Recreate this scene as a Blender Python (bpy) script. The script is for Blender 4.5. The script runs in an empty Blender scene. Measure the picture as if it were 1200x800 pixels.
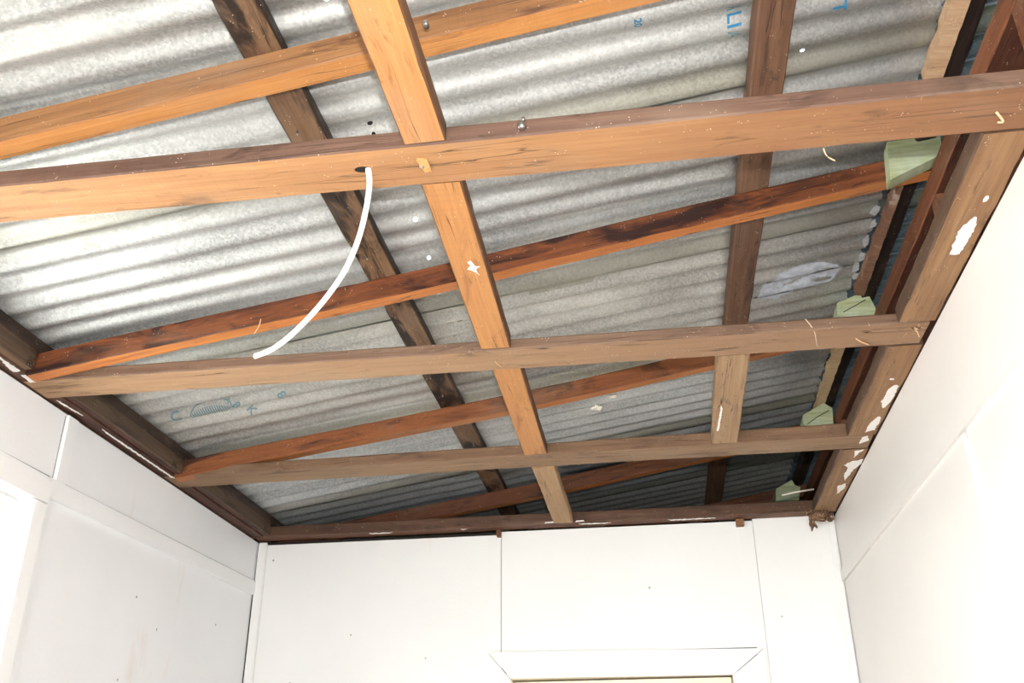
import bpy, bmesh, math, random
from mathutils import Vector, Matrix, noise
S = bpy.context.scene
C = S.collection
random.seed(7)
Z0 = 1.54                      # camera height above the floor; heights below are written relative to it

# ---------------------------------------------------------------- camera
R = Vector((0.98923, 0.14627, -0.0045)); F = Vector((-0.1308, 0.8855, 0.4458)).normalized()
y_, p_, r_ = -0.1466, 0.4621, -0.005
F = Vector((math.sin(y_)*math.cos(p_), math.cos(y_)*math.cos(p_), math.sin(p_)))
rt = Vector((math.cos(y_), -math.sin(y_), 0)); up = rt.cross(F)
R = math.cos(r_)*rt + math.sin(r_)*up; U = -math.sin(r_)*rt + math.cos(r_)*up
cd = bpy.data.cameras.new('camera'); cam = bpy.data.objects.new('camera', cd); C.objects.link(cam)
cd.sensor_width = 36; cd.lens = 36*1131.68/1200; cd.clip_start = .02
M = Matrix((R, U, -F)).transposed().to_4x4(); M.translation = (0, 0, Z0)
cam.matrix_world = M; S.camera = cam

# ---------------------------------------------------------------- sky, lights, exposure
w = bpy.data.worlds.new('sky'); S.world = w; w.use_nodes = True
w.node_tree.nodes['Background'].inputs[0].default_value = (.80, .90, 1, 1)
w.node_tree.nodes['Background'].inputs[1].default_value = 5.0
S.view_settings.view_transform = 'Standard'; S.view_settings.look = 'None'
S.view_settings.exposure = 0.0; S.view_settings.gamma = 1; S.view_settings.use_curve_mapping = False

def light(name, kind, loc, power, color, **k):
    l = bpy.data.lights.new(name, kind); o = bpy.data.objects.new(name, l); C.objects.link(o)
    o.location = loc; l.energy = power; l.color = color
    for a, b in k.items(): setattr(l, a, b)
    return o
# the photographer's flash, just above the lens
fl = light('camera_flash', 'SPOT', Vector((0, 0, Z0)) + U*.095 + F*.02, 104, (1, .985, .965),
           shadow_soft_size=.012, spot_size=math.radians(118), spot_blend=.75)
fl.matrix_world = Matrix.Translation(fl.location) @ Matrix((R, U, -F)).transposed().to_4x4()
# daylight coming through the window in the left wall
wl = light('window_daylight', 'AREA', (-1.52, 1.39, Z0 + .02), 37, (1, .99, .97), shape='RECTANGLE', size=.88, size_y=1.15)
wl.rotation_euler = (0, math.radians(-90), 0)
# added fill light, set at an assumed doorway behind the photographer
dl = light('added_rear_fill', 'AREA', (-.55, -1.42, Z0 - .45), 50, (1, .985, .965), shape='RECTANGLE', size=.8, size_y=1.9)
dl.rotation_euler = (math.radians(90), 0, 0)

# ---------------------------------------------------------------- material helpers
class NT:
    def __init__(s, name):
        s.m = bpy.data.materials.new(name); s.m.use_nodes = True
        s.t = s.m.node_tree; s.N = s.t.nodes; s.L = s.t.links
        s.b = s.N['Principled BSDF']; s.tc = s.N.new('ShaderNodeTexCoord')
    def link(s, a, b): s.L.new(a, b)
    def put(s, sock, v):
        if hasattr(v, 'is_output') or isinstance(v, bpy.types.NodeSocket): s.L.new(v, sock)
        else: sock.default_value = v
    def map(s, sc, off=(0, 0, 0), rot=(0, 0, 0), src='Object'):
        n = s.N.new('ShaderNodeMapping'); s.link(s.tc.outputs[src], n.inputs[0])
        n.inputs['Scale'].default_value = sc; n.inputs['Location'].default_value = off; n.inputs['Rotation'].default_value = rot
        return n.outputs[0]
    def noise(s, vec, scale=1, detail=4, rough=.55, dist=0):
        n = s.N.new('ShaderNodeTexNoise'); s.link(vec, n.inputs['Vector'])
        n.inputs['Scale'].default_value = scale; n.inputs['Detail'].default_value = detail
        n.inputs['Roughness'].default_value = rough; n.inputs['Distortion'].default_value = dist
        return n.outputs[0]
    def vor(s, vec, scale, out='Distance', feat='F1'):
        n = s.N.new('ShaderNodeTexVoronoi'); n.feature = feat; s.link(vec, n.inputs['Vector']); n.inputs['Scale'].default_value = scale
        return n.outputs[out]
    def rng(s, v, a, b, c=0, d=1):
        n = s.N.new('ShaderNodeMapRange'); s.put(n.inputs[0], v)
        for i, x in enumerate((a, b, c, d)): n.inputs[i+1].default_value = x
        return n.outputs[0]
    def mix(s, f, a, b, mode='MIX'):
        n = s.N.new('ShaderNodeMix'); n.data_type = 'RGBA'; n.blend_type = mode
        s.put(n.inputs[0], f); s.put(n.inputs[6], a if not isinstance(a, tuple) else (*a[:3], 1)); s.put(n.inputs[7], b if not isinstance(b, tuple) else (*b[:3], 1))
        return n.outputs[2]
    def math(s, op, a, b=0.0, c=None):
        n = s.N.new('ShaderNodeMath'); n.operation = op; s.put(n.inputs[0], a); s.put(n.inputs[1], b)
        if c is not None: s.put(n.inputs[2], c)
        return n.outputs[0]
    def bump(s, h, strength, dist=.002):
        n = s.N.new('ShaderNodeBump'); s.link(h, n.inputs['Height']); n.inputs['Strength'].default_value = strength
        n.inputs['Distance'].default_value = dist; s.link(n.outputs[0], s.b.inputs['Normal'])
def lin(c): return tuple(((v/255)/12.92 if v/255 <= .04045 else ((v/255+.055)/1.055)**2.4) for v in c)

_w = {}
def dull(c):
    m = sum(c)/3; return tuple((v*.88+m*.12)*.90 for v in c)
def wood(light_c, dark_c, stain=(40, 24, 16), amt=.35, seed=0, crack=.5, scale=1.0, rough=.62, far=None):
    key = (light_c, dark_c, stain, amt, seed, crack, scale, far)
    if key in _w: return _w[key]
    light_c, dark_c, stain = dull(light_c), dull(dark_c), dull(stain)
    t = NT('weathered_hardwood'); o = (seed*3.7, seed*1.3, seed*2.1)
    g = t.noise(t.map((3, 75, 75), o), 1, 5, .6, .35)
    g2 = t.noise(t.map((7, 260, 260), o), 1, 3, .6)
    broad = t.noise(t.map((2.2*scale, 9, 9), o), 1, 4, .6, .8)
    st = t.noise(t.map((4.2*scale, 17, 17), (o[0]+9, o[1], o[2])), 1, 6, .62, 1.1)
    col = t.mix(t.rng(g, .3, .7), lin(dark_c), lin(light_c))
    col = t.mix(t.rng(broad, .35, .72, 0, .7), col, lin(dark_c))
    col = t.mix(t.rng(g2, .35, .75, 0, .22), col, lin(tuple(v*.6 for v in dark_c)))
    if far:      # the timber's colour grades darker towards its right end
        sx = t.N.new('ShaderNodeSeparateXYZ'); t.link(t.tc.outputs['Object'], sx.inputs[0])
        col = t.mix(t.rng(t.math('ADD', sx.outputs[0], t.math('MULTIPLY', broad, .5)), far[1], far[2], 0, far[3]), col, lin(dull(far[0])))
    e = .655 - .28*amt
    sm = t.rng(st, e, e+.12, 0, min(1, .45+amt))
    col = t.mix(sm, col, lin(stain))
    cr = t.noise(t.map((1.6, 55, 55), (o[0]+4, o[1]+4, o[2])), 1, 2, .5, .25)
    cm = t.math('MULTIPLY', t.rng(t.math('ABSOLUTE', t.math('SUBTRACT', cr, .5)), .0, .011, 1, 0), t.rng(t.noise(t.map((3, 12, 12), (1+o[0], 2, 3)), 1, 2), .50, .56))
    col = t.mix(t.math('MULTIPLY', cm, crack), col, lin((28, 18, 14)))
    bl = t.noise(t.map((9*scale, 34, 34), (o[0]+2, o[1]+7, o[2])), 1, 6, .68, .9)
    col = t.mix(t.rng(bl, .62-.06*amt, .70-.06*amt, 0, .55), col, lin(tuple(v*.75 for v in stain)))
    saw = t.noise(t.map((220, 6, 6), o), 1, 2, .5)
    col = t.mix(t.math('MULTIPLY', t.rng(saw, .5, .75, 0, .22), t.rng(broad, .4, .6)), col, lin(tuple(v*.8 for v in dark_c)))
    grey = t.noise(t.map((2.6, 7, 7), (o[0]+12, o[1], o[2])), 1, 4, .6)
    col = t.mix(t.rng(grey, .54, .70, 0, .30), col, lin((150, 128, 108)))
    dust = t.vor(t.map((190, 190, 190), o), 1)
    col = t.mix(t.math('MULTIPLY', t.rng(dust, .10, .20, 1, 0), t.rng(t.noise(t.map((40, 40, 40), o), 1, 1), .60, .66)), col, lin((225, 205, 180)))
    t.link(col, t.b.inputs['Base Color']); t.b.inputs['Roughness'].default_value = rough
    t.b.inputs['Specular IOR Level'].default_value = .3
    h = t.math('SUBTRACT', t.math('ADD', g, t.math('MULTIPLY', g2, .5)), t.math('MULTIPLY', cm, 1.2))
    t.bump(h, .55, .0025)
    _w[key] = t.m; return t.m
def plain(name, c, rough=.6, var=.06, sc=30, bump=0.0, metal=0, spec=.5):
    t = NT(name); n = t.noise(t.map((sc,)*3), 1, 4)
    k = lin(c); col = t.mix(t.rng(n, .3, .7), tuple(v*(1-var) for v in k), tuple(min(1, v*(1+var)) for v in k))
    t.link(col, t.b.inputs['Base Color']); t.b.inputs['Roughness'].default_value = rough; t.b.inputs['Metallic'].default_value = metal
    t.b.inputs['Specular IOR Level'].default_value = spec
    if bump: t.bump(n, bump, .002)
    return t.m
def paintwall(c, stains=True, seed=0, k=1.0):
    t = NT('painted_wall_lining'); n = t.noise(t.map((3, 3, 3), (seed,)*3), 1, 5, .6); f = t.noise(t.map((120,)*3), 1, 3)
    k_ = lin(c); col = t.mix(t.rng(n, .35, .7, 0, .6), k_, tuple(v*.94 for v in k_))
    if stains:
        s = t.noise(t.map((6, 6, 1.6), (seed+5,)*3), 1, 5, .65, .6)
        col = t.mix(t.rng(s, .62, .8, 0, .35), col, lin((222, 196, 176)))
        d = t.vor(t.map((9, 9, 9), (seed,)*3), 1)
        col = t.mix(t.rng(d, .028, .034, .8, 0), col, lin((120, 110, 100)))
    t.link(col, t.b.inputs['Base Color']); t.b.inputs['Roughness'].default_value = .42
    t.b.inputs['Specular IOR Level'].default_value = .4
    t.bump(t.math('ADD', t.math('MULTIPLY', n, 2), f), .25, .0015)
    return t.m

# ---------------------------------------------------------------- object helpers
def tag(o, label=None, cat=None, group=None, kind=None):
    if label: o['label'] = label
    if cat: o['category'] = cat
    if group: o['group'] = group
    if kind: o['kind'] = kind
    return o
def empty(name, loc=(0, 0, 0)):
    o = bpy.data.objects.new(name, None); C.objects.link(o); o.location = loc; o.empty_display_size = .05; return o
def mesh(name, verts, faces, mats, parent=None, idx=None, mat=None, smooth=False):
    me = bpy.data.meshes.new(name); me.from_pydata(verts, [], faces)
    for m in (mats if isinstance(mats, (list, tuple)) else [mats]): me.materials.append(m)
    if idx: me.polygons.foreach_set('material_index', idx)
    if smooth: me.polygons.foreach_set('use_smooth', [True]*len(faces))
    me.update()
    o = bpy.data.objects.new(name, me); C.objects.link(o)
    if mat is not None: o.matrix_world = mat
    if parent: 
        o.parent = parent
        o.matrix_parent_inverse = parent_matrix(parent).inverted()
    return o
def parent_matrix(p):
    return p.matrix_basis if p.parent is None else parent_matrix(p.parent) @ p.matrix_parent_inverse @ p.matrix_basis
def section(wd, h, c):
    a = wd/2
    return [(-a+c, 0), (a-c, 0), (a, c), (a, h-c), (a-c, h), (-a+c, h), (-a, h-c), (-a, c)]
def timber(name, p0, p1, wd, h, side, bottom, parent=None, bow=(), twist=(0, 0), wob=.0016, c=.0025, seed=None, h1=None, w1=None, cut0=0, cut1=0, roll=0, step=.03, end=None):
    """sawn timber: p0-p1 is the centre line of its under face"""
    p0 = Vector((p0[0], p0[1], p0[2]+Z0)); p1 = Vector((p1[0], p1[1], p1[2]+Z0)); d = p1-p0; Ln = d.length; x = d.normalized()
    ref = Vector((0, 0, 1)) if abs(x.z) < .9 else Vector((-1, 0, 0))
    yv = ref.cross(x).normalized(); z = x.cross(yv)
    if roll:
        q = Matrix.Rotation(roll, 3, x); yv = q @ yv; z = q @ z
    mat = Matrix((x, yv, z)).transposed().to_4x4(); mat.translation = p0
    n = max(4, int(Ln/step)); seed = random.random()*50 if seed is None else seed
    V = []; Fc = []; I = []
    for i in range(n+1):
        t = i/n; hh = h+((h1 or h)-h)*t; ww = wd+((w1 or wd)-wd)*t
        oy = oz = 0
        for (k, b, cc) in bow:          # (centre t, dy, dz) smooth humps
            g = math.exp(-((t-k)/.22)**2); oy += b*g; oz += cc*g
        an = twist[0]+(twist[1]-twist[0])*t; ca, sa = math.cos(an), math.sin(an)
        for j, (a, b) in enumerate(section(ww, hh, c)):
            nn = noise.noise(Vector((t*Ln*9, j*2.3, seed)))*wob + noise.noise(Vector((t*Ln*40, j*3.1, seed+9)))*wob*.6
            chip = max(0, noise.noise(Vector((t*Ln*22, (j//2)*5.1, seed+20)))-.35)*wob*4
            a2 = a*(1-chip/max(ww/2, .01)*1.0)+nn*.6; b2 = b+nn*.7
            yy = a2*ca - b2*sa; zz = a2*sa + b2*ca
            xx = t*Ln
            if i == 0: xx += cut0*(a/wd)
            if i == n: xx += cut1*(a/wd)
            V.append((xx, yy+oy, zz+oz))
    for i in range(n):
        for j in range(8):
            k = (j+1) % 8; Fc.append((i*8+j, (i+1)*8+j, (i+1)*8+k, i*8+k)[::-1]); I.append(1 if j == 0 else 0)
    Fc.append(tuple(range(8))); I.append(2 if end else 0); Fc.append(tuple(n*8+j for j in range(7, -1, -1))); I.append(2 if end else 0)
    return mesh(name, V, Fc, [side, bottom] + ([end] if end else []), parent, I, mat)
def box(name, a, b, m, parent=None, bev=.0, rel=True):
    """box between corners a and b, with softened edges"""
    bm = bmesh.new(); bmesh.ops.create_cube(bm, size=1)
    c = [(a[i]+b[i])/2 for i in range(3)]; s = [abs(b[i]-a[i]) for i in range(3)]
    for v in bm.verts: v.co = Vector((v.co.x*s[0], v.co.y*s[1], v.co.z*s[2]))
    if bev: bmesh.ops.bevel(bm, geom=bm.edges[:], offset=bev, segments=2, affect='EDGES')
    me = bpy.data.meshes.new(name); bm.to_mesh(me); bm.free(); me.materials.append(m)
    o = bpy.data.objects.new(name, me); C.objects.link(o)
    o.matrix_world = Matrix.Translation((c[0], c[1], c[2]+(Z0 if rel else 0)))
    if parent: o.parent = parent; o.matrix_parent_inverse = parent_matrix(parent).inverted()
    return o
def prism(name, pts, vec, m, parent=None):
    """polygon (world points, heights relative) pushed along vec"""
    n = len(pts); P0 = [Vector((p[0], p[1], p[2]+Z0)) for p in pts]; c = sum(P0, Vector())/n
    V = [tuple(p-c) for p in P0]+[tuple(p+Vector(vec)-c) for p in P0]
    Fc = [tuple(range(n)), tuple(range(2*n-1, n-1, -1))]+[((i+1) % n, i, n+i, n+(i+1) % n) for i in range(n)]
    o = mesh(name, V, Fc, m, parent, None, Matrix.Translation(c))
    bm = bmesh.new(); bm.from_mesh(o.data); bmesh.ops.recalc_face_normals(bm, faces=bm.faces[:]); bm.to_mesh(o.data); bm.free()
    return o
def patch(name, pts, m, parent, t=.0012, rag=.0016, z=None):
    """thin irregular dab of paint lying on an under face (pts: x, y, z relative)"""
    out = []; n = len(pts)
    for i in range(n):
        a = Vector(pts[i]); b = Vector(pts[(i+1) % n]); k = max(2, int((b-a).length/.006))
        for j in range(k):
            q = a.lerp(b, j/k); q.x += random.uniform(-rag, rag); q.y += random.uniform(-rag, rag)*2; out.append((q.x, q.y, (q.z if z is None else z)-t))
    return prism(name, out, (0, 0, t), m, parent)
def sweep(name, pts, ra, m, parent=None, rb=None, sides=8, flat=None, rel=True):
    rb = rb or ra; P = [Vector((p[0], p[1], p[2]+(Z0 if rel else 0))) for p in pts]; o0 = P[0].copy(); P = [p-o0 for p in P]; V = []; Fc = []
    for i, p in enumerate(P):
        d = (P[min(i+1, len(P)-1)]-P[max(i-1, 0)]).normalized()
        ref = flat or (Vector((0, 0, 1)) if abs(d.z) < .9 else Vector((0, 1, 0)))
        s = d.cross(Vector(ref)).normalized(); u = s.cross(d)
        for k in range(sides):
            a = 2*math.pi*k/sides; V.append(tuple(p+s*math.cos(a)*ra+u*math.sin(a)*rb))
    for i in range(len(P)-1):
        for k in range(sides):
            l = (k+1) % sides; Fc.append((i*sides+k, i*sides+l, (i+1)*sides+l, (i+1)*sides+k))
    Fc.append(tuple(range(sides-1, -1, -1))); Fc.append(tuple((len(P)-1)*sides+k for k in range(sides)))
    return mesh(name, V, Fc, m, parent, None, Matrix.Translation(o0), smooth=True)
def spline(pts, n=6):
    P = [Vector(p) for p in pts]; out = []
    for i in range(len(P)-1):
        a, b, c, d = P[max(i-1, 0)], P[i], P[i+1], P[min(i+2, len(P)-1)]
        for k in range(n):
            t = k/n; out.append(.5*((2*b)+(c-a)*t+(2*a-5*b+4*c-d)*t*t+(3*b-a-3*c+d)*t**3))
    out.append(P[-1]); return out
def lump(name, c, r, m, parent=None, sub=3, amp=.5, freq=60):
    bm = bmesh.new(); bmesh.ops.create_icosphere(bm, subdivisions=sub, radius=1)
    for v in bm.verts:
        d = v.co.normalized(); k = 1+amp*noise.noise(Vector((d.x*1.7+c[0]*freq, d.y*1.7+c[1]*freq, d.z*1.7)))+amp*.6*noise.noise(d*5+Vector(c)*freq)
        v.co = Vector((d.x*r[0], d.y*r[1], d.z*r[2]))*k
    me = bpy.data.meshes.new(name); bm.to_mesh(me); bm.free(); me.materials.append(m)
    me.polygons.foreach_set('use_smooth', [True]*len(me.polygons))
    o = bpy.data.objects.new(name, me); C.objects.link(o); o.matrix_world = Matrix.Translation((c[0], c[1], c[2]+Z0))
    if parent: o.parent = parent; o.matrix_parent_inverse = parent_matrix(parent).inverted()
    return o

# ---------------------------------------------------------------- room data (heights relative to the lens)
XL, XR, YB, H = -1.332, .567, 3.091, .86
YR = -1.35                                   # wall behind the photographer
FL = -Z0
RM = .167                                    # roof slope: rises to the right
def roofz(x): return RM*x + 1.157            # mid surface of the iron
def rafz(x): return RM*x + 1.068             # under face of the rafters
def batz(x): return RM*x + 1.117             # under face of the battens

white_b = paintwall((240, 240, 239), True, 1); white_l = paintwall((240, 241, 243), True, 4); white_r = paintwall((228, 224, 220), False, 7)
white_trim = paintwall((240, 240, 238), False, 9); white_triml = paintwall((242, 243, 244), False, 11)
dark_gap = plain('dark_wall_cavity', (38, 30, 26), .9)
clad = wood((120, 66, 42), (84, 44, 28), (40, 22, 16), .4, 31)
outer = plain('outer_cladding', (150, 140, 128), .8)

# ---- walls
wb = tag(empty('wall_back', (-.38, YB, FL+Z0)), 'white painted back wall of flush sheets with thin joint lines', kind='structure')
T = .012
box('lining_sheet', (XL, YB, FL), (-.4962, YB+T, .848), white_b, wb, .001)
box('lining_sheet', (-.4945, YB, .470), (.3142, YB+T, .858), white_b, wb, .0006)
box('lining_filler', (.285, YB, FL), (.3145, YB+T, .470), white_b, wb)
box('lining_sheet', (.3152, YB, FL), (XR, YB+T, .878), white_b, wb, .001)
box('cover_strip', (-.540, YB-.0015, FL), (-.4985, YB, .842), white_b, wb, .0005)
box('cover_strip', (.270, YB-.0015, .474), (.311, YB, .842), white_b, wb, .0005)
box('corner_strip', (XL+.004, YB-.012, FL), (XL+.034, YB, .855), white_b, wb, .003)
box('corner_strip', (XR-.022, YB-.010, FL), (XR-.003, YB, .84), white_b, wb, .003)
sweep('joint_shadow_gap', [(-.4952, YB+.006, .848), (-.4952, YB+.006, .473)], .0016, dark_gap, wb, sides=4)
for a, b in ((XL, -.48), (.26, XR)): box('stud_backing', (a, YB+T, FL), (b, YB+.085, .86), dark_gap, wb)
box('stud_backing', (-.48, YB+T, .47), (.26, YB+.085, .86), dark_gap, wb)

wl_ = tag(empty('wall_left', (XL, 1, FL+Z0)), 'white painted left wall with horizontal rail and window opening', kind='structure')
LX = XL-T
def railz(y): return .655+(y-1.91)*.0205     # the rail drops a little towards the window
prism('lining_sheet', [(LX, 1.932, .672), (LX, YB-.003, .703), (LX, YB-.003, H-.004), (LX, 1.932, H-.004)], (T, 0, 0), white_l, wl_)
prism('lining_sheet', [(LX, YR, .662), (LX, 1.928, .670), (LX, 1.928, H-.004), (LX, YR, H-.004)], (T, 0, 0), white_l, wl_)
prism('lining_sheet', [(LX, 1.895, FL), (LX, YB-.009, FL), (LX, YB-.009, .701), (LX, 1.895, .670)], (T, 0, 0), white_l, wl_)
box('lining_sheet', (LX, .90, FL), (XL, 1.893, -.64), white_l, wl_, .001)
box('lining_sheet', (LX, YR, FL), (XL, .898, .658), white_l, wl_, .001)
def strip(name, y0, y1, z0a, z0b, z1a, z1b, x0, x1, m, par):
    return prism(name, [(x0, y0, z0a), (x0, y1, z0b), (x0, y1, z1b), (x0, y0, z1a)], (x1-x0, 0, 0), m, par)
strip('cover_rail', 1.90, YB-.012, .652, .680, .695, .723, XL, XL+.010, white_triml, wl_)
strip('cover_rail', YR, 1.895, .640, .652, .683, .695, XL, XL+.008, white_triml, wl_)
edge_shade = plain('painted_edge_shading', (150, 146, 142), .9, .2, 60)  # grey for thin lines put in as edge shading along rail and strip
sweep('edge_shade_line', [(XL+.0006, 1.96, .7005), (XL+.0006, 2.5, .7135), (XL+.0006, YB-.02, .7275)], .0011, edge_shade, wl_, sides=5)
sweep('edge_shade_line', [(XL+.0006, 1.910, .70), (XL+.0006, 1.910, H-.01)], .0009, edge_shade, wl_, sides=5)
sweep('edge_shade_line', [(XL+.0008, 1.35, .6915), (XL+.0008, 1.90, .6995)], .0013, edge_shade, wl_, sides=5)
box('cover_strip', (XL, 1.912, .697), (XL+.009, 1.954, H-.006), white_triml, wl_, .002)
box('stud_backing', (LX-.075, 1.90, FL), (LX, YB, .66), dark_gap, wl_)
box('stud_backing', (LX-.075, YR, .665), (LX, YB, H-.004), dark_gap, wl_)
box('stud_backing', (LX-.075, YR, FL), (LX, .88, .66), dark_gap, wl_)
box('stud_backing', (LX-.075, .88, FL), (LX, 1.90, -.66), dark_gap, wl_)

wr_ = tag(empty('wall_right', (XR, 1, FL+Z0)), 'white painted right wall with one thin rail and upright joint strip', kind='structure')
def rz(y): return .670-(3.087-y)*.01893
prism('lining_sheet', [(XR, YR, rz(YR)+.001), (XR, YB+.08, rz(YB+.08)+.001), (XR, YB+.08, H-.003), (XR, YR, H-.003)], (T, 0, 0), white_r, wr_)
prism('lining_sheet', [(XR, 1.738, FL), (XR, YB+.08, FL), (XR, YB+.08, rz(YB+.08)-.001), (XR, 1.738, rz(1.738)-.001)], (T, 0, 0), white_r, wr_)
prism('lining_sheet', [(XR, YR, FL), (XR, 1.722, FL), (XR, 1.722, rz(1.722)-.001), (XR, YR, rz(YR)-.001)], (T, 0, 0), white_r, wr_)
prism('cover_rail', [(XR, YB-.004, .652), (XR, YR, .568), (XR, YR, .606), (XR, YB-.004, .688)], (-.0075, 0, 0), white_r, wr_)
prism('cover_strip', [(XR, 1.724, .612), (XR, 1.755, .613), (XR, 1.735, .2), (XR, 1.735, FL), (XR, 1.705, FL), (XR, 1.704, .2)], (-.008, 0, 0), white_r, wr_)
wh = tag(empty('wall_rear', (-.4, YR, FL+Z0)), 'white painted wall behind the viewer with an assumed open doorway', kind='structure')
box('lining_sheet', (XL, YR-T, FL), (-.98, YR, 1.0), white_b, wh)
box('lining_sheet', (-.12, YR-T, FL), (XR, YR, 1.1), white_b, wh)
box('lining_sheet', (-.98, YR-T, .5), (-.12, YR, 1.0), white_b, wh)

floor_m = wood((150, 108, 72), (110, 76, 50), (60, 40, 26), .2, 77)
fo = tag(empty('floor', (-.38, 1, -.02)), 'timber board floor of the room', kind='structure')
for i in range(16):
    box('floor_board', (XL+i*.12, YR, FL-.02), (min(XL+i*.12+.118, XR), YB, FL), floor_m, fo)
box('light_leak_slab', (-1.47, YR-.1, FL-.34), (.70, 4.58, FL-.021), dark_gap, fo)  # unseen dark slab, added to stop light leaking in under the walls
tag(box('ground', (-30, -30, FL-.40), (30, 30, FL-.35), plain('dry_grass_ground', (130, 138, 92), .95, .2, 2)), 'dry grass ground outside the window', kind='structure')
wf = tag(empty('wall_front_gable', (-.38, 4.6, 0)), 'dark boards closing the roof space beyond the back wall', kind='structure')
box('board', (-1.5, 4.55, FL), (.8, 4.58, 1.35), clad, wf)
box('board', (-1.46, YB+.09, FL), (-1.42, 4.55, .93), clad, wf)
wg = tag(empty('wall_cladding', (.69, 1, 0)), 'dark red brown weatherboards outside the right wall studs', kind='structure')
for i in range(6):
    z0 = .42+i*.135
    prism('weatherboard', [(.668, YR-.05, z0), (.668, 4.56, z0), (.682, 4.56, min(z0+.15, 1.262)), (.682, YR-.05, min(z0+.15, 1.262))], (.014, 0, 0), clad, wg)
box('lower_cladding', (.668, YR-.05, FL), (.69, 4.56, .43), outer, wg)
wk = tag(empty('wall_eaves', (-1.44, 1, 0)), 'dark boards added to close the low left eaves against light', kind='structure')
box('light_closure_board', (-1.46, YR-.05, .60), (-1.435, YB+.09, .905), clad, wk)  # unseen, added to shut light out of the eave gap

# ---- door in the back wall
dr = tag(empty('door_1', (-.12, YB, FL+Z0)), 'white painted door with mitred architrave in the back wall', kind='structure')
AO, AI, AT, AB = -.534, -.463, .470, .392
XO, XI = .302, .205
prism('architrave', [(AO, YB-.002, .474), (XO, YB-.002, .464), (XI, YB-.002, .391), (AI, YB-.002, .396)], (0, -.016, 0), white_trim, dr)
prism('architrave', [(AO-.0002, YB-.002, .471), (AI-.002, YB-.002, .395), (AI-.002, YB-.002, FL), (AO, YB-.002, FL)], (0, -.016, 0), white_trim, dr)
prism('architrave', [(XO+.0002, YB-.002, .461), (XI+.0015, YB-.002, .390), (XI+.0015, YB-.002, FL), (XO, YB-.002, FL)], (0, -.016, 0), white_trim, dr)
cream = paintwall((242, 230, 208), False, 3)
box('door_jamb', (AI-.015, YB-.004, .395), (XI+.015, YB+.09, .425), cream, dr)
box('door_jamb', (AI-.02, YB-.001, FL), (AI, YB+.09, .395), cream, dr)
box('door_jamb', (XI, YB-.001, FL), (XI+.02, YB+.09, .395), cream, dr)
dlf = box('door_leaf', (AI+.003, YB+.03, FL+.005), (XI-.003, YB+.065, .39), cream, dr, .002)
sweep('door_handle', spline([(XI-.06, YB+.03, -.5), (XI-.06, YB-.01, -.5), (XI-.09, YB-.02, -.5), (XI-.16, YB-.02, -.5)]), .008, plain('brass', (190, 160, 100), .3, metal=1), dlf)

# ---- window in the left wall
wn = tag(empty('window_1', (XL, 1.39, Z0)), 'bright white framed window in the left wall', kind='structure')
WT, WBt, WF, WN = .636, -.60, 1.845, .935
wfm = paintwall((246, 246, 246), False, 15)
strip('architrave', WN-.055, 1.897, .634, .636, .682, .684, XL, XL+.014, wfm, wn)
box('architrave', (XL, 1.849, WBt-.05), (XL+.014, 1.895, .633), wfm, wn, .002)
box('architrave', (XL, WN-.05, WBt-.05), (XL+.014, WN-.004, .630), wfm, wn, .002)
box('window_sill', (XL-.08, WN-.06, WBt-.03), (XL+.035, 1.90, WBt), wfm, wn, .003)
box('window_jamb', (XL-.085, WN-.02, WBt), (XL+.002, WN, .65), wfm, wn)
box('window_jamb', (XL-.085, WF, WBt), (XL+.002, WF+.02, .65), wfm, wn)
box('window_head', (XL-.085, WN, .628), (XL+.002, WF, .65), wfm, wn)
SX0, SX1 = XL-.050, XL-.018
for a, b, c_, d in ((WN, WN+.045, WBt, .628), (WF-.045, WF, WBt, .628), (WN+.045, WF-.045, WBt, WBt+.06), (WN+.045, WF-.045, .583, .628), (WN+.045, WF-.045, -.01, .03)):
    box('window_sash', (SX0, a, c_), (SX1, b, d), wfm, wn, .003)
gl = NT('window_glass'); gl.b.inputs['Base Color'].default_value = (1, 1, 1, 1); gl.b.inputs['Roughness'].default_value = 0
gl.b.inputs['Transmission Weight'].default_value = 1; gl.b.inputs['IOR'].default_value = 1.05
for a, b in ((WBt+.06, -.01), (.03, .583)): box('window_pane', (XL-.036, WN+.045, a), (XL-.032, WF-.045, b), gl.m, wn)

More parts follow.
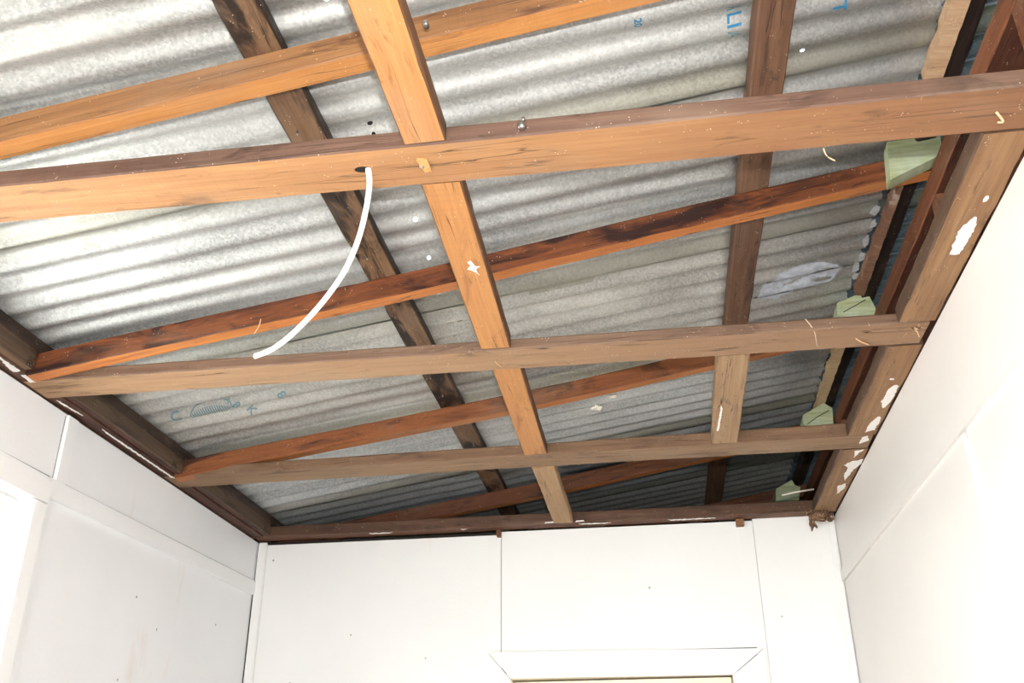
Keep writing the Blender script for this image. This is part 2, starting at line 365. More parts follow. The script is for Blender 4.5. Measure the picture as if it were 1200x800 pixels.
# ---- roof of corrugated iron sheets
def iron(seed, tint, edge):
    t = NT('galvanised_iron'); o = (seed*2.3, seed*1.7, 0)
    sp = t.vor(t.map((230, 230, 230), o), 1, 'Color'); spv = t.N.new('ShaderNodeRGBToBW'); t.link(sp, spv.inputs[0])
    sp2 = t.noise(t.map((150, 190, 150), o), 1, 5, .7)
    n = t.noise(t.map((2.2, 9, 5), o), 1, 6, .6, .3)
    base = t.mix(t.rng(n, .36, .66), lin(tuple(v*.80 for v in tint)), lin(tint))
    base = t.mix(t.rng(spv.outputs[0], .2, .9, 0, .35), base, lin(tuple(min(255, v*1.22) for v in tint)))
    base = t.mix(t.rng(sp2, .58, .74, 0, .5), base, lin((238, 242, 246)))
    base = t.mix(t.rng(sp2, .28, .40, .16, 0), base, lin((110, 114, 116)))
    sx = t.N.new('ShaderNodeSeparateXYZ'); t.link(t.tc.outputs['Object'], sx.inputs[0])
    # olive tarnish on the sheet edges where water crept into the lap
    ed = t.math('ADD', sx.outputs[1], t.math('MULTIPLY', t.noise(t.map((4, 14, 1), o), 1, 3), .03))
    om = t.math('MAXIMUM', t.rng(ed, .47, .54), t.rng(ed, .05, .0))
    base = t.mix(t.math('MULTIPLY', om, edge), base, lin((150, 146, 122)))
    rust = t.noise(t.map((6, 16, 4), (seed+3, 0, 0)), 1, 6, .7, .5)
    base = t.mix(t.rng(rust, .64, .76, 0, .55), base, lin((120, 92, 66)))
    t.link(base, t.b.inputs['Base Color'])
    t.b.inputs['Metallic'].default_value = .80
    t.link(t.rng(sp2, .3, .7, .46, .60), t.b.inputs['Roughness'])
    t.bump(t.math('ADD', sp2, t.math('MULTIPLY', spv.outputs[0], .6)), .35, .0012)
    return t
roof = tag(empty('ceiling', (0, 1.5, Z0+1.157)), 'underside of a corrugated galvanised iron roof sloping down to the left', kind='structure')
PIT, AMP, SK = .069, .0082, .02
HOLES = [(-.427, 1.576), (-.432, 1.719), (-.443, 1.871), (-1.301, 1.658), (-1.3, 1.997), (.32, 1.36), (-.423, 1.002), (.36, 2.652), (.345, 3.089)]
slope = math.atan(RM)
def corr(x, y): return AMP*math.sin(2*math.pi*(y-1.955-SK*(x+.25))/PIT)
sheet_tints = [(204, 204, 199), (194, 197, 197), (188, 193, 195), (198, 199, 196), (201, 203, 201)]
for k in range(-6, 5):
    for part, (xa, xb) in enumerate(((-1.50, .555), (.535, .775))):
        y0 = 1.955+k*PIT*8; t = iron(k*2+part+20, sheet_tints[k % 5] if part == 0 else (110, 124, 136), .5)
        nx = 34 if part == 0 else 5; per = 10; ny = int(8.6*per); V = []; Fc = []
        for i in range(nx+1):
            x = xa+(xb-xa)*i/nx
            for j in range(ny+1):
                y = y0-.012+j*PIT/per + SK*(x+.25)
                wv = .0022*noise.noise(Vector((x*3, y*4, k)))+.0010*noise.noise(Vector((x*9, y*12, k+5)))
                rag = 0
                if part == 0 and i == nx: rag = .012*noise.noise(Vector((y*30, 1, k)))+.008*noise.noise(Vector((y*90, 3, k)))
                lap = -.0016*(1-j/ny) + (.003 if part else 0)
                V.append((x+rag, y-y0, RM*x+corr(x, y)+wv+lap))
        for i in range(nx):
            for j in range(ny):
                a = i*(ny+1)+j; Fc.append((a, a+1, a+ny+2, a+ny+1))
        hs = [h for h in HOLES if y0-.01 <= h[1] < y0+PIT*8-.01] if part == 0 else []
        if hs:      # nail holes that let the daylight through
            m_ = None
            for hx, hy in hs:
                cx = t.N.new('ShaderNodeVectorMath'); cx.operation = 'DISTANCE'
                fl2 = t.N.new('ShaderNodeVectorMath'); fl2.operation = 'MULTIPLY'; t.link(t.tc.outputs['Object'], fl2.inputs[0]); fl2.inputs[1].default_value = (1, 1, 0)
                t.link(fl2.outputs[0], cx.inputs[0]); cx.inputs[1].default_value = (hx, hy-y0, 0)
                d = t.rng(cx.outputs['Value'], .0040, .0044, 0, 1); m_ = d if m_ is None else t.math('MULTIPLY', m_, d)
            t.link(m_, t.b.inputs['Alpha'])
        mesh('corrugated_sheet', V, Fc, t.m, roof, None, Matrix.Translation((0, y0, Z0+1.157)), smooth=True)

# ---------------------------------------------------------------- timber
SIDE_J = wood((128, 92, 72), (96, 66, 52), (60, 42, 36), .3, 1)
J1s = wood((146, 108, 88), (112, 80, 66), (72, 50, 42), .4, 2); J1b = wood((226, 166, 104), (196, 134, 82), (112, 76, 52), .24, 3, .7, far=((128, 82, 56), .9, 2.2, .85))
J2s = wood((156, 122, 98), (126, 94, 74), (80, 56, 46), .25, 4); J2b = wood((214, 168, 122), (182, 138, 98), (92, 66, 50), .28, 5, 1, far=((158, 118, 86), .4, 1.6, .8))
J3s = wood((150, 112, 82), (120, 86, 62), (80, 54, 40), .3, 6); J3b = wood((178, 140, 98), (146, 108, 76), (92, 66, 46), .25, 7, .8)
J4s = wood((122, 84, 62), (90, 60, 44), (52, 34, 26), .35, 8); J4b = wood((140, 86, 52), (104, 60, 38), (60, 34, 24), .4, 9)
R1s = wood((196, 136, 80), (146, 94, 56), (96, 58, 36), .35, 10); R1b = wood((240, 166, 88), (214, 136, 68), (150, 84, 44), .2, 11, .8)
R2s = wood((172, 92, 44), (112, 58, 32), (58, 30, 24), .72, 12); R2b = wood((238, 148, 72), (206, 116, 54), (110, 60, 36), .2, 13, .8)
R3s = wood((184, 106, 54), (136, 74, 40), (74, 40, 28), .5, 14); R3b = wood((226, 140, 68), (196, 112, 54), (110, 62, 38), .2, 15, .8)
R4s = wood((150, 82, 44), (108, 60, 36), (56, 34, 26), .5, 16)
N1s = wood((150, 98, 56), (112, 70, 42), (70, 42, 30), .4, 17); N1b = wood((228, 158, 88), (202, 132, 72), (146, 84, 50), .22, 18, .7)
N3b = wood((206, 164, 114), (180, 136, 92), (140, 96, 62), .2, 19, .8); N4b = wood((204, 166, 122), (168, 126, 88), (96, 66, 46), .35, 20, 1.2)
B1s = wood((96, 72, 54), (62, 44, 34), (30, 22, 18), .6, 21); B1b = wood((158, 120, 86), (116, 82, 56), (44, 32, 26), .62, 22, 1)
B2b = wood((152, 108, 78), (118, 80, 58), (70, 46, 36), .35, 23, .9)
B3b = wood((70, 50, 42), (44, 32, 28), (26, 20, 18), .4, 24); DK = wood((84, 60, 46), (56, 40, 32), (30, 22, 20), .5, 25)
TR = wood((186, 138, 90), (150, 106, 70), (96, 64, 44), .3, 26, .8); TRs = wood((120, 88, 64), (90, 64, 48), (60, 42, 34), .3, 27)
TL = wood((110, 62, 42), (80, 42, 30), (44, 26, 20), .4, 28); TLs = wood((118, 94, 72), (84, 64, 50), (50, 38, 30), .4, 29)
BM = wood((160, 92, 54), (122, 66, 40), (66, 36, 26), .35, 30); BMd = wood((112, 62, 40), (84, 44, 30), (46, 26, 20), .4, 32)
pale = wood((226, 190, 150), (206, 160, 120), (170, 120, 90), .12, 33, .4)
paint = plain('white_paint_dab', (240, 236, 232), .5, .03, 200, .3)
nailm = plain('galvanised_nail', (170, 165, 160), .35, .1, 90, metal=.9)
dirt = plain('dirt_and_old_wood_dust', (108, 80, 60), .95, .35, 160, .8)
straw = plain('wood_splinter', (226, 188, 148), .8, .1, 60)

def nail(x, y, z, par, d=(0, 0, -1), r=.0028, L=.006):
    d = Vector(d); p = Vector((x, y, z))
    return sweep('nail', [tuple(p-d*.004), tuple(p+d*L*.7), tuple(p+d*L)], r, nailm, par, sides=8)

# ceiling joists (laid flat)
j1 = tag(timber('ceiling_joist', (XL-.02, 1.1145, H), (.70, 1.118, H), .094, .029, J1s, J1b, bow=[(.62, 0, -.001)]), 'nearest ceiling joist, wide brown timber with white cable hanging from it', 'joist', 'ceiling joists laid flat')
j2 = tag(timber('ceiling_joist', (XL+.003, 1.782, H), (.556, 1.798, H), .096, .024, J2s, J2b, seed=5), 'second ceiling joist from the camera, greyish tan timber below the cable tip', 'joist', 'ceiling joists laid flat')
j3 = tag(timber('ceiling_joist', (XL+.003, 2.436, H), (.560, 2.411, H), .098, .024, J3s, J3b, h1=.036, seed=8), 'third ceiling joist from the camera, nearest to the back wall plate', 'joist', 'ceiling joists laid flat')
j4 = tag(timber('wall_plate', (XL+.003, 3.062, H+.001), (.56, 3.062, H+.0035), .056, .036, J4s, J4b, wob=.0025), 'dark brown plate lying along the top of the back wall', 'plate')
nail(-.142, 1.068, .8717, j1, (0, -1, -.1), .006, .008); nail(-.140, 1.068, .884, j1, (0, -1, 0), .003, .004)
hole = plain('drilled_hole', (20, 12, 9), .9)
hl = prism('cable_hole', [(-.385+.012*math.cos(a), 1.112+.007*math.sin(a), H-.0008) for a in [i*math.pi/8 for i in range(16)]], (0, 0, .001), hole, j1)
chip = prism('wood_chip', [(-.300, 1.098, H-.006), (-.286, 1.100, H-.002), (-.284, 1.128, H-.004), (-.294, 1.126, H-.007)], (0, 0, .006), wood((240, 190, 120), (222, 160, 90), amt=.1, seed=41), j1)
nail(-.296, 1.114, H, chip, (0, 0, -1), .004, .006)

# rafters rise to the right above the joists
XA = -1.292
def rafter(y, wd, h, s, b, label, x1=.69, **k):
    return tag(timber('rafter', (XA, y-wd/2, rafz(XA)), (x1, y-wd/2, rafz(x1)), wd, h, s, b, **k), label, 'rafter', 'sloping roof rafters')
r1 = rafter(1.071, .040, .048, R1s, R1b, 'nearest orange brown rafter crossing the top left of the photo')
r2 = rafter(1.727, .036, .049, R2s, R2b, 'dark stained rafter with bright orange under edge, just above the second joist', twist=(-.02, .02), bow=[(.45, .010, -.001)], wob=.0025)
r3 = rafter(2.438, .036, .048, R3s, R3b, 'orange rafter between the second and third joists', bow=[(.55, .016, 0), (0, -.02, 0)], wob=.0022)
r4 = rafter(3.205, .038, .050, R4s, R3b, 'dark brown rafter seen between the third joist and the back wall plate', bow=[(.45, .02, 0)])
r5 = rafter(3.93, .040, .050, R4s, R4s, 'furthest rafter, almost hidden in the dark roof space beyond the back wall')
nail(-.262, .975, .99, r1, (0, -1, 0), .004, .006)

# roof battens, front to back between rafters and iron
def batten(x, wd, y0, y1, s, b, label, h=.031, **k):
    zb = batz(x)
    return tag(timber('roof_batten', (x, y0, zb), (x, y1, zb), wd, h, s, b, roll=-slope*1.0, **k), label, 'batten', 'roof battens under the iron')
b0 = batten(-1.305, .075, YR, 4.5, DK, DK, 'dark lowest roof batten running above the left wall')
b1 = batten(-.526, .062, YR, 4.5, B1s, B1b, 'black stained batten running front to back left of the centre', wob=.003)
b2 = batten(.254, .062, YR, 4.5, B2b, B2b, 'plain brown batten running front to back right of the centre', wob=.0022)
b3 = batten(.594, .040, YR, 4.5, B3b, B3b, 'dark splintered batten nearest the right wall, with pale split edge', wob=.003)
for i in range(9): nail(-.528+.012*random.uniform(-1, 1), 1.22+i*.19+random.uniform(-.05, .05), batz(-.528), b1, (.25, -.3, -1), .0018, .010)
for i in range(5): nail(.27, 1.05+i*.4, batz(.27), b2, (.2, -.2, -1), .002, .009)
def split(y0, y1, w0, w1, m, lab):
    n = int((y1-y0)/.012); top = []; 
    V = []; Fc = []
    for i in range(n+1):
        y = y0+(y1-y0)*i/n; ww = w0+(w1-w0)*i/n + .006*noise.noise(Vector((y*18, 2, 0)))+.003*noise.noise(Vector((y*70, 5, 0)))
        xr = .578; xl = xr-max(.006, ww); zb = batz(.56)-.003
        for (a, c_) in ((xl, zb+.004), (xr, zb-.001+.004*noise.noise(Vector((y*30, 8, 0)))), (xr, zb+.030), (xl, zb+.026)): V.append((a, y, c_+Z0))
    for i in range(n):
        for j in range(4):
            q = (j+1) % 4; Fc.append((i*4+j, i*4+q, (i+1)*4+q, (i+1)*4+j))
    Fc.append((3, 2, 1, 0)); Fc.append(tuple(n*4+j for j in range(4)))
    o = mesh('split_edge', V, Fc, m, b3); o['label'] = lab; return o
split(YR, 1.47, .030, .030, pale, 'pale freshly torn timber edge')
split(1.74, 2.28, .010, .022, wood((170, 120, 90), (130, 86, 64), (220, 200, 180), .3, 36), 'brown ragged timber edge')
split(2.40, 3.12, .028, .022, wood((240, 208, 160), (226, 186, 136), (200, 150, 110), .1, 37, .2), 'pale yellow fresh timber edge')

# trimmers between joists, front to back, in the middle of the room
def trimmer(y0, y1, b, s, label, xa=-.283, xb=None, wd=.062, **k):
    return tag(timber('ceiling_trimmer', (xa, y0, H+.001), (xb if xb is not None else xa, y1, H+.001), wd, .030, s, b, **k), label, 'trimmer', 'short trimmers between the joists')
n1 = trimmer(-.25, 1.066, N1b, N1s, 'long orange trimmer in front of the nearest joist, reaching the top of the photo', -.279, -.281)
n2 = trimmer(1.1655, 1.735, N1b, N1s, 'orange trimmer between first and second joists with a white paint fleck', -.279, -.290)
n3 = trimmer(1.832, 2.384, N1b, N1s, 'stained orange trimmer between second and third joists', -.283, -.290)
n4 = trimmer(2.487, 3.030, N3b, N3b, 'pale tan trimmer between third joist and the back wall plate', -.283, -.284)
n5 = trimmer(1.846, 2.366, N4b, N4b, 'weathered pale trimmer standing alone right of centre between second and third joists', .190, .195, .066, wob=.002)
patch('paint_smear', [(-.281, 1.395, H), (-.276, 1.39, H), (-.272, 1.408, H), (-.264, 1.412, H), (-.272, 1.418, H), (-.270, 1.44, H), (-.277, 1.425, H), (-.287, 1.415, H), (-.279, 1.408, H)], paint, n2, rag=.001)
patch('paint_smear', [(.1756, 2.112, H), (.1802, 2.1285, H), (.1765, 2.2774, H), (.1721, 2.271, H)], paint, n5, rag=.0008)

# trimmers along the right wall
def wtrim(y0, y1, label, **k):
    return tag(timber('wall_trimmer', (.5305, y0, H-.0005), (.5305, y1, H-.0005), .071, .034, TRs, TR, wob=.0028, **k), label, 'trimmer', 'trimmers along the right wall')
t1 = wtrim(1.1675, 1.744, 'tan wall trimmer on the right between first and second joists')
t2 = wtrim(1.850, 2.360, 'tan right wall trimmer with two long white paint smears, between second and third joists')
t3 = wtrim(2.464, 3.033, 'last wall trimmer on the right, paint flecked, ending in the far corner')
def pd(par, pts, **k): return patch('paint_smear', [(a, b, H-.0006) for a, b in pts], paint, par, **k)
pd(t1, [(.5297, 1.4915), (.5461, 1.4968), (.5501, 1.4126), (.5426, 1.3792), (.5345, 1.3927), (.526, 1.4267)])
pd(t1, [(.544+.004*math.cos(a), 1.332+.009*math.sin(a)) for a in [i*1.05 for i in range(6)]], rag=.0006)
pd(t2, [(.5524, 2.0483), (.5586, 2.0577), (.5587, 2.1532), (.548, 2.1877), (.5375, 2.1448), (.5405, 2.0714)])
pd(t2, [(.5491, 2.2359), (.5564, 2.248), (.5551, 2.3246), (.5347, 2.3413), (.5349, 2.3006), (.5421, 2.2512)])
pd(t2, [(.532, 2.010), (.541, 2.014), (.540, 2.022), (.531, 2.018)], rag=.0006)
pd(j3, [(.5449, 2.366), (.5537, 2.3985), (.5345, 2.4202), (.5331, 2.3745)])
pd(t3, [(.5549, 2.470), (.5459, 2.49), (.5386, 2.5246), (.531, 2.4741)])
pd(t3, [(.5652, 2.5462), (.5655, 2.5774), (.5518, 2.6358), (.5442, 2.7195), (.5348, 2.6727), (.5361, 2.6073), (.5214, 2.5837), (.5363, 2.5583)])
pd(t3, [(.5407, 2.8467), (.5323, 2.7722), (.5509, 2.7485), (.5552, 2.7919)])

# plate and trimmers along the left wall
lp = tag(timber('wall_plate', (XL+.014, YR, H+.001), (XL+.014, 3.034, H+.001), .042, .030, TL, TL), 'dark red brown plate along the top of the left wall with white paint strips', 'plate')
def ltrim(y0, y1, lab, m=None, z=H+.004, x=-1.283):
    return tag(timber('wall_trimmer', (x, y0, z), (x, y1, z), .022, .045, TLs, m or TL), lab, 'trimmer', 'trimmers along the left wall')
l0 = ltrim(1.11+.06, 1.683, 'short pale edged trimmer at the left edge in front of the stained rafter', wood((170, 126, 84), (130, 92, 60), (70, 46, 34), .3, 50), H+.002)
l1 = ltrim(1.834, 2.383, 'greyish trimmer along the left wall between second and third joists')
l2 = ltrim(2.488, 3.033, 'dark trimmer along the left wall running into the far left corner')
pd(lp, [(-1.300, 1.600), (-1.3108, 1.6433), (-1.315, 1.6786), (-1.2990, 1.682), (-1.299, 1.6266)])
pd(lp, [(-1.3103, 1.7014), (-1.2990, 1.7042), (-1.300, 1.7393), (-1.3133, 1.737)])
pd(lp, [(-1.3128, 1.8374), (-1.3096, 1.85), (-1.3026, 1.932), (-1.306, 1.935), (-1.314, 1.87)])
pd(lp, [(-1.3041, 2.0207), (-1.3034, 2.1283), (-1.3019, 2.3795), (-1.2990, 2.4041), (-1.3081, 2.3900), (-1.3095, 2.1586), (-1.3098, 2.0544)])
pj = [(-.345, -.31, .8635), (-.245, -.215, .8635)]
for (a, b, z_) in pj: prism('paint_smear', [(a, 3.0335, z_), (b, 3.0335, z_+.001), (b-.004, 3.0335, z_+.005), (a+.003, 3.0335, z_+.004)], (0, -.0015, 0), paint, j4)
for a, b in ((-.235, -.13), (.05, .20), (-.62, -.60), (-.93, -.85)): pd(j4, [(a, 3.040), (b, 3.041), (b-.02, 3.047), (a+.01, 3.049)])
tag(box('timber_offcut', (-.508, 3.066, .838), (-.494, 3.088, .860), wood((150, 96, 54), (120, 74, 42), seed=51), None, .001), 'small brown wood stub at the seam between left and middle back wall sheets', 'wood stub')
tag(box('timber_offcut', (.262, 3.064, .838), (.286, 3.088, .860), wood((176, 120, 70), (140, 90, 54), seed=52), None, .001), 'small tan wood stub above the right seam of the back wall', 'wood stub')

# upper right: beam on studs, green packing blocks
bm_ = tag(timber('upper_beam', (.633, YR, 1.115), (.633, 4.5, 1.115), .066, .050, BM, BMd), 'upper beam running front to back above the right wall under the rafter ends', 'beam')
for y, lab in ((.62, 'wall stud above the right wall nearest the camera'), (1.19, 'reddish wall stud at the top right corner of the photo'), (1.712, 'wall stud behind the right wall trimmer beside the first green block'),
               (2.31, 'wall stud in the dark gap between second and third joists on the right'), (2.93, 'furthest wall stud in the dark gap at the far right corner')):
    tag(timber('wall_stud', (.633, y, H-.25), (.633, y, 1.1155), .062, .038, BM, BM) if False else box('wall_stud', (.602, y-.02, -.2), (.664, y+.02, 1.114), BM, None, .002), lab, 'stud', 'studs above the right wall')
gt = NT('green_treated_pine')
n_ = gt.noise(gt.map((14, 14, 160), rot=(0, .7, 0)), 1, 3, .5); bl = gt.noise(gt.map((20, 20, 20)), 1, 3)
gc = gt.mix(gt.rng(n_, .35, .65), lin((156, 164, 118)), lin((188, 194, 152))); gc = gt.mix(gt.rng(bl, .4, .7, 0, .6), gc, lin((196, 210, 190)))
gt.link(gc, gt.b.inputs['Base Color']); gt.b.inputs['Roughness'].default_value = .8; gt.bump(n_, .3)
GP = gt.m
crackm = plain('dark_crack', (48, 44, 34), .9)
def block(pts, y, dy, lab, cr=None):
    o = prism('packing_block', [(a, y, b) for a, b in pts], (0, dy, 0), GP); tag(o, lab, 'packing block', 'green treated pine packing blocks')
    if cr: sweep('crack', [(a, y-.0004, b) for a, b in cr], .0012, crackm, o, sides=4)
    return o
k1 = block([(.510, 1.128), (.519, 1.219), (.598, 1.223), (.622, 1.223), (.618, 1.183), (.600, 1.170)], 1.652, .036, 'green treated pine block under the end of the stained rafter, below the nearest joist')
k2 = block([(.508, 1.165), (.514, 1.203), (.592, 1.233), (.606, 1.180), (.600, 1.155)], 2.300, .095, 'green treated pine block just above the right end of the second joist', [(.525, 1.175), (.555, 1.190), (.585, 1.206)])
k3 = block([(.500, 1.135), (.503, 1.168), (.572, 1.205), (.596, 1.186), (.592, 1.130), (.55, 1.125)], 2.99, .16, 'green treated pine block just above the right end of the third joist', [(.512, 1.136), (.545, 1.158), (.585, 1.178)])
k4 = block([(.474, 1.100), (.480, 1.148), (.544, 1.181), (.552, 1.160), (.572, 1.150), (.56, 1.100)], 3.70, .16, 'furthest green treated pine block, dim behind the back wall plate')
tag(sweep('pale_batten_scrap', [(.415, 3.075, .932), (.46, 3.072, .939), (.515, 3.07, .945)], .004, plain('pale_split_wood', (238, 226, 210)), None, .003, 6), 'thin pale timber scrap above the back plate near the far right corner', 'timber scrap')

# ---------------------------------------------------------------- cable
cablem = plain('white_cable_sheath', (236, 233, 226), .4, .02, 40)
cp = [(-.3785, 1.1110, .905), (-.3765, 1.1110, .8642), (-.3744, 1.1176, .8368), (-.3789, 1.1241, .7968), (-.3892, 1.1307, .7509), (-.4069, 1.1372, .7066), (-.4313, 1.1438, .6706), (-.4596, 1.1503, .6395), (-.4907, 1.1569, .6128), (-.5169, 1.1634, .5992), (-.5425, 1.17, .5947)]
cable = empty('electrical_cable', (-.3765, 1.111, Z0+.86))
tag(cable, 'white flat electrical cable hanging curved out of the nearest joist', 'cable')
sp = spline(cp, 5)
sweep('cable_sheath', [tuple(v) for v in sp], .0044, cablem, cable, .0030, 10, (0, 1, 0))
sweep('cable_core', [(-.5415, 1.169, .5955), (-.5445, 1.1708, .5942)], .0016, plain('copper', (190, 150, 110), .4), cable, sides=6)

# ---------------------------------------------------------------- nests, blobs, splinters, scraps
def bits(name, c, n, s, lab, cat):
    r = empty(name, (c[0], c[1], c[2]+Z0)); tag(r, lab, cat)
    lump('dirt_clump', c, (s*.8, s*.9, s*.6), dirt, r, 3, .7)
    V = []; Fc = []
    for i in range(n):
        p = Vector(c)+Vector([random.gauss(0, s*.55) for _ in range(3)]); p.z = min(p.z, c[2]+s*.4)
        d = Vector([random.gauss(0, 1) for _ in range(3)]).normalized()*random.uniform(.005, .014); q = Vector((random.uniform(-1, 1), random.uniform(-1, 1), random.uniform(-1, 1))).normalized()*.0009
        k = len(V); V += [tuple(v+Vector((0, 0, Z0))) for v in (p-q, p+q, p+d+q, p+d-q, p+Vector((0, .0009, .0009)))]; Fc += [(k, k+1, k+2, k+3), (k+1, k+4, k+2), (k+4, k, k+3, k+2)]
    o = mesh('twigs', V, Fc, straw, r); o['kind'] = 'stuff'; o['label'] = 'thin pale twigs and fibres'
    return r
bits('mud_nest', (.515, 3.030, .853), 120, .028, 'small brown mud and fibre nest hanging in the far right corner', 'nest')
lump('nest_spur', (.496, 3.066, .842), (.009, .010, .024), dirt, bpy.data.objects['mud_nest'], 3, 1.1, 90)
lump('nest_spur', (.545, 3.055, .852), (.012, .012, .014), dirt, bpy.data.objects['mud_nest'], 3, 1.0, 50)
bits('debris_tuft', (.535, 1.775, .868), 46, .016, 'tuft of splinters and dust at the right end of the second joist', 'debris')
foam = plain('white_filler', (246, 240, 226), .8, .05, 120, .5)
wbx = empty('filler_blob', (-.14, 2.715, Z0+1.118)); tag(wbx, 'small white filler blob stuck to the iron right of the centre trimmers', 'filler')
lump('blob', (-.141, 2.716, 1.1225), (.016, .020, .007), foam, wbx, 3, .9, 40)
lump('blob', (-.092, 2.660, 1.134), (.014, .007, .005), foam, wbx, 3, .9, 70)

def strand(pts, r, lab, m=straw):
    return tag(sweep('splinter', [tuple(v) for v in spline(pts, 4)], r, m, None, sides=5), lab, 'splinter', 'splinters and fibres hanging from the timbers')
strand([(.2790, 1.1655, .860), (.281, 1.164, .845), (.290, 1.160, .832)], .0011, 'pale curled splinter hanging under the nearest joist right of centre')
strand([(.4255, 1.800, .8592), (.437, 1.812, .8565), (.4562, 1.8327, .8585)], .0013, 'cream splinter lying across the under face of the second joist near its right end')
strand([(.3251, 1.7475, .884), (.334, 1.7465, .866), (.3424, 1.7650, .8588), (.349, 1.80, .8575), (.355, 1.8245, .8592)], .0010, 'long cobweb fibre wrapped over the second joist near its right end', plain('cobweb', (214, 190, 170), .9))
strand([(-.780, 1.6895, .945), (-.782, 1.689, .928), (-.790, 1.688, .910)], .0010, 'fine cobweb thread on the stained rafter left of the cable')
strand([(-.300, 1.790, .8592), (-.297, 1.805, .8575), (-.290, 1.822, .8592)], .0009, 'tiny curled fibre on the second joist beside the trimmer joint')
strand([(.500, 1.120, .8592), (.512, 1.135, .854), (.508, 1.142, .8585)], .0018, 'curled pale wood shaving under the nearest joist near its right end')

# ragged scraps of foil along the broken iron edge
foil = plain('torn_foil_scrap', (200, 204, 208), .5, .15, 90, .5, metal=.3)
fs = empty('torn_foil', (.548, 2.0, Z0+1.235)); tag(fs, 'ragged torn pale foil scraps along the broken iron edge beside the dark batten', 'foil scraps')
for i, (x, y, s) in enumerate(((.545, 1.775, .011), (.552, 1.80, .010), (.548, 1.93, .012), (.555, 1.985, .010), (.549, 2.06, .012), (.553, 2.13, .013), (.548, 2.18, .012), (.554, 2.23, .012))):
    P_ = []
    for k in range(9):
        a = k*2*math.pi/9; r = s*(1+.8*noise.noise(Vector((i*3.1, k*1.7, 0)))); P_.append((x+r*math.cos(a)*.8, y+r*math.sin(a)*1.6, RM*x+1.157-.012+.006*noise.noise(Vector((k*2, i, 4)))))
    prism('foil_scrap', P_, (0, 0, .0012), foil, fs)

# ---------------------------------------------------------------- prints and smears on the iron
ink = plain('blue_stencil_ink', (40, 120, 160), .7, .25, 300); ink2 = plain('faded_blue_stencil_ink', (108, 136, 142), .8, .3, 300)
def ironz(x, y):
    k = math.floor((y-SK*(x+.25)-1.955)/(8*PIT)); y0 = 1.955+k*8*PIT
    wv = .0022*noise.noise(Vector((x*3, y*4, k)))+.0010*noise.noise(Vector((x*9, y*12, k+5)))
    return RM*x+corr(x, y)+wv-.0016*(1-(y-y0)/(8.6*PIT))+1.157
def on_iron(me_pts, faces, m, name, lab, dz=.0022):
    V = [(x, y, ironz(x, y)-dz+Z0) for x, y in me_pts]
    o = mesh(name, V, faces, m, roof); o['label'] = lab; return o
def text(body, x, y, size, ang, m, lab, squash=1.0):
    cu = bpy.data.curves.new('t', 'FONT'); cu.body = body; cu.size = 1; cu.offset = .015; ob = bpy.data.objects.new('t', cu); C.objects.link(ob)
    bpy.context.view_layer.update(); me = bpy.data.meshes.new_from_object(ob.evaluated_get(bpy.context.evaluated_depsgraph_get()))
    C.objects.unlink(ob); bpy.data.objects.remove(ob)
    bm = bmesh.new(); bm.from_mesh(me); 
    bmesh.ops.triangulate(bm, faces=bm.faces[:])
    for _ in range(2): bmesh.ops.subdivide_edges(bm, edges=[e for e in bm.edges if e.calc_length() > .12], cuts=1); bmesh.ops.triangulate(bm, faces=bm.faces[:])
    ca, sa = math.cos(ang), math.sin(ang); pts = []
    for v in bm.verts:
        u = v.co.x*size; q = v.co.y*size*squash       # mirrored because it is read from below
        pts.append((x+u*ca+q*sa, y+u*sa-q*ca))
    bm.verts.index_update(); fc = [tuple(v.index for v in f.verts) for f in bm.faces]; bm.free()
    return on_iron(pts, fc, m, 'stencil_print', lab)
# seen from below, x runs right and y runs down the picture towards the far wall: ang = pi/2 reads down the photograph
text('A', .180, 1.197, .033, math.pi/2, ink2, 'faded blue stencilled letter A')
text('LI', .181, 1.2235, .033, math.pi/2, ink, 'blue stencilled letters L and I')
text('A', .182, 1.252, .033, math.pi/2, ink2, 'dim blue stencilled letter A')
text('20', .0275, 1.174, .017, math.pi/2, ink, 'blue stencilled number 20')
text('T', .356, 1.246, .033, math.pi/2, ink, 'blue stencilled letter T')
text('C', -1.222, 2.196, .040, 0, ink2, 'faded blue letter C')
text('A', -1.076, 2.168, .024, math.pi/2-.5, ink2, 'faded blue letter A')
text('8', -1.060, 2.187, .030, math.pi/2-.5, ink2, 'faded blue number 8')
text('K', -1.046, 2.243, .034, math.pi/2-.5, ink2, 'faded blue letter K')
text('8', -.940, 2.184, .032, math.pi/2-.3, ink2, 'faded blue number 8')
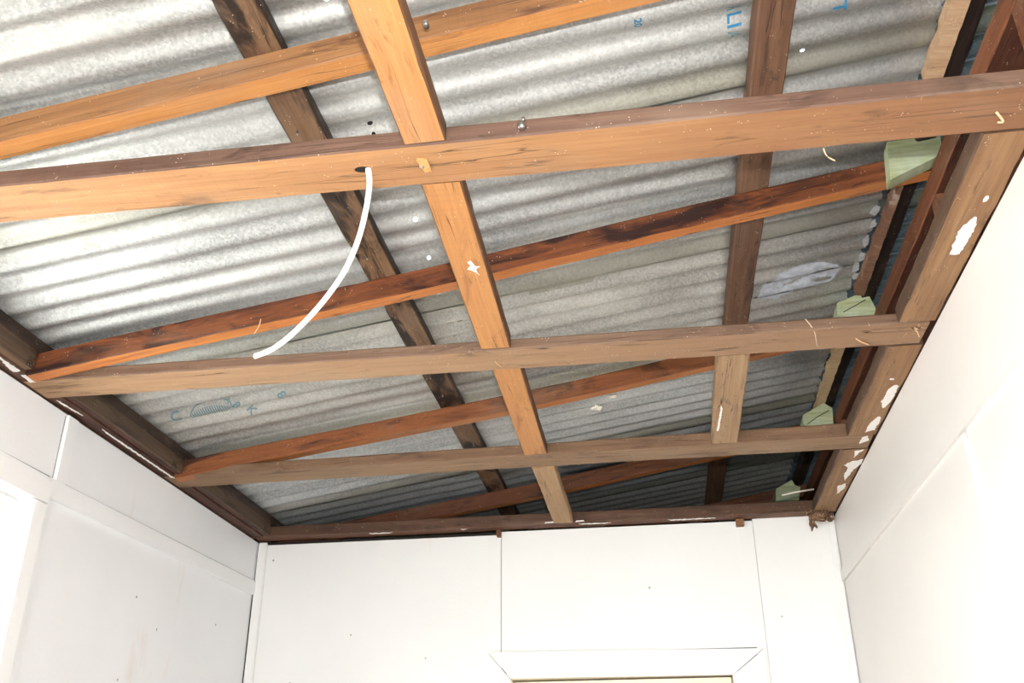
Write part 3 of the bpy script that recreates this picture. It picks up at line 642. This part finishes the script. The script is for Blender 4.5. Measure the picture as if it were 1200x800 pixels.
# half round hatched maker's stamp
P_ = []; Fc_ = []
def bar(a, b, wd, n=8):
    d = Vector((b[0]-a[0], b[1]-a[1])); q = Vector((-d.y, d.x)).normalized()*wd/2
    for i in range(n+1):
        p = Vector(a)+d*i/n; P_.append((p.x-q.x, p.y-q.y)); P_.append((p.x+q.x, p.y+q.y))
        if i: k = len(P_); Fc_.append((k-4, k-2, k-1, k-3))
for i in range(17):
    t_ = i/16; x_ = -1.165+.098*t_; h_ = .050*math.sin(math.pi*(.12+.80*t_)); bar((x_, 2.192-h_*.35), (x_+.004, 2.192+h_*.5-.004), .0026)
for i in range(12):
    a0 = math.pi*(i/12); a1 = math.pi*((i+1)/12)
    bar((-1.115-.056*math.cos(a0), 2.192-.048*math.sin(a0)*(.5+.5*i/11)), (-1.115-.056*math.cos(a1), 2.192-.048*math.sin(a1)*(.5+.5*(i+1)/11)), .003, 2)
bar((-1.17, 2.198), (-1.06, 2.203), .003)
on_iron(P_, Fc_, ink2, 'stencil_print', 'faded half round hatched stamp')
# white smear wiped over two corrugations
smear = plain('white_smear_on_iron', (176, 180, 188), .6, .25, 70, .2)
def lerp(tab, x):
    for (a, b), (c, d) in zip(tab, tab[1:]):
        if x <= c: return b+(d-b)*(x-a)/(c-a)
    return tab[-1][1]
P_ = []; Fc_ = []; n = 60; k_ = 26
for i in range(n+1):
    x = .300+.232*i/n
    ya = lerp([(.3, 2.236), (.327, 2.165), (.35, 2.142), (.40, 2.132), (.454, 2.135), (.495, 2.150), (.532, 2.176)], x)+.006*noise.noise(Vector((x*60, 1, 1)))
    yb = lerp([(.3, 2.244), (.32, 2.270), (.36, 2.274), (.425, 2.262), (.48, 2.235), (.532, 2.186)], x)+.006*noise.noise(Vector((x*60, 1, 7)))
    for j in range(k_+1): P_.append((x, ya+(yb-ya)*j/k_))
for i in range(n):
    for j in range(k_):
        y = P_[i*(k_+1)+j][1]; x = P_[i*(k_+1)+j][0]
        if noise.noise(Vector((x*14, y*90, 3))) > -.32 - .0*x or i < 12:
            a = i*(k_+1)+j; Fc_.append((a, a+1, a+k_+2, a+k_+1))
on_iron(P_, Fc_, smear, 'paint_smear', 'whitish smear wiped over two corrugations')
# dark scorched specks beside the left batten
for i, (x, y, r) in enumerate(((-.456, 2.027, .006), (-.447, 2.022, .003), (-.425, 2.020, .005), (-.452, 2.093, .0035), (-.437, 1.283, .004), (-.435, 1.300, .003))):
    P_ = [(x, y)]+[(x+r*1.2*math.cos(a)*(1+.4*noise.noise(Vector((a, i, 0)))), y+r*math.sin(a)) for a in [q*math.pi/6 for q in range(12)]]
    on_iron(P_, [(0, 1+q, 1+(q+1) % 12) for q in range(12)], hole, 'rust_hole', 'small black rust hole')
bpy.data.objects.remove(bpy.data.objects['camera_target']) if 'camera_target' in bpy.data.objects else None
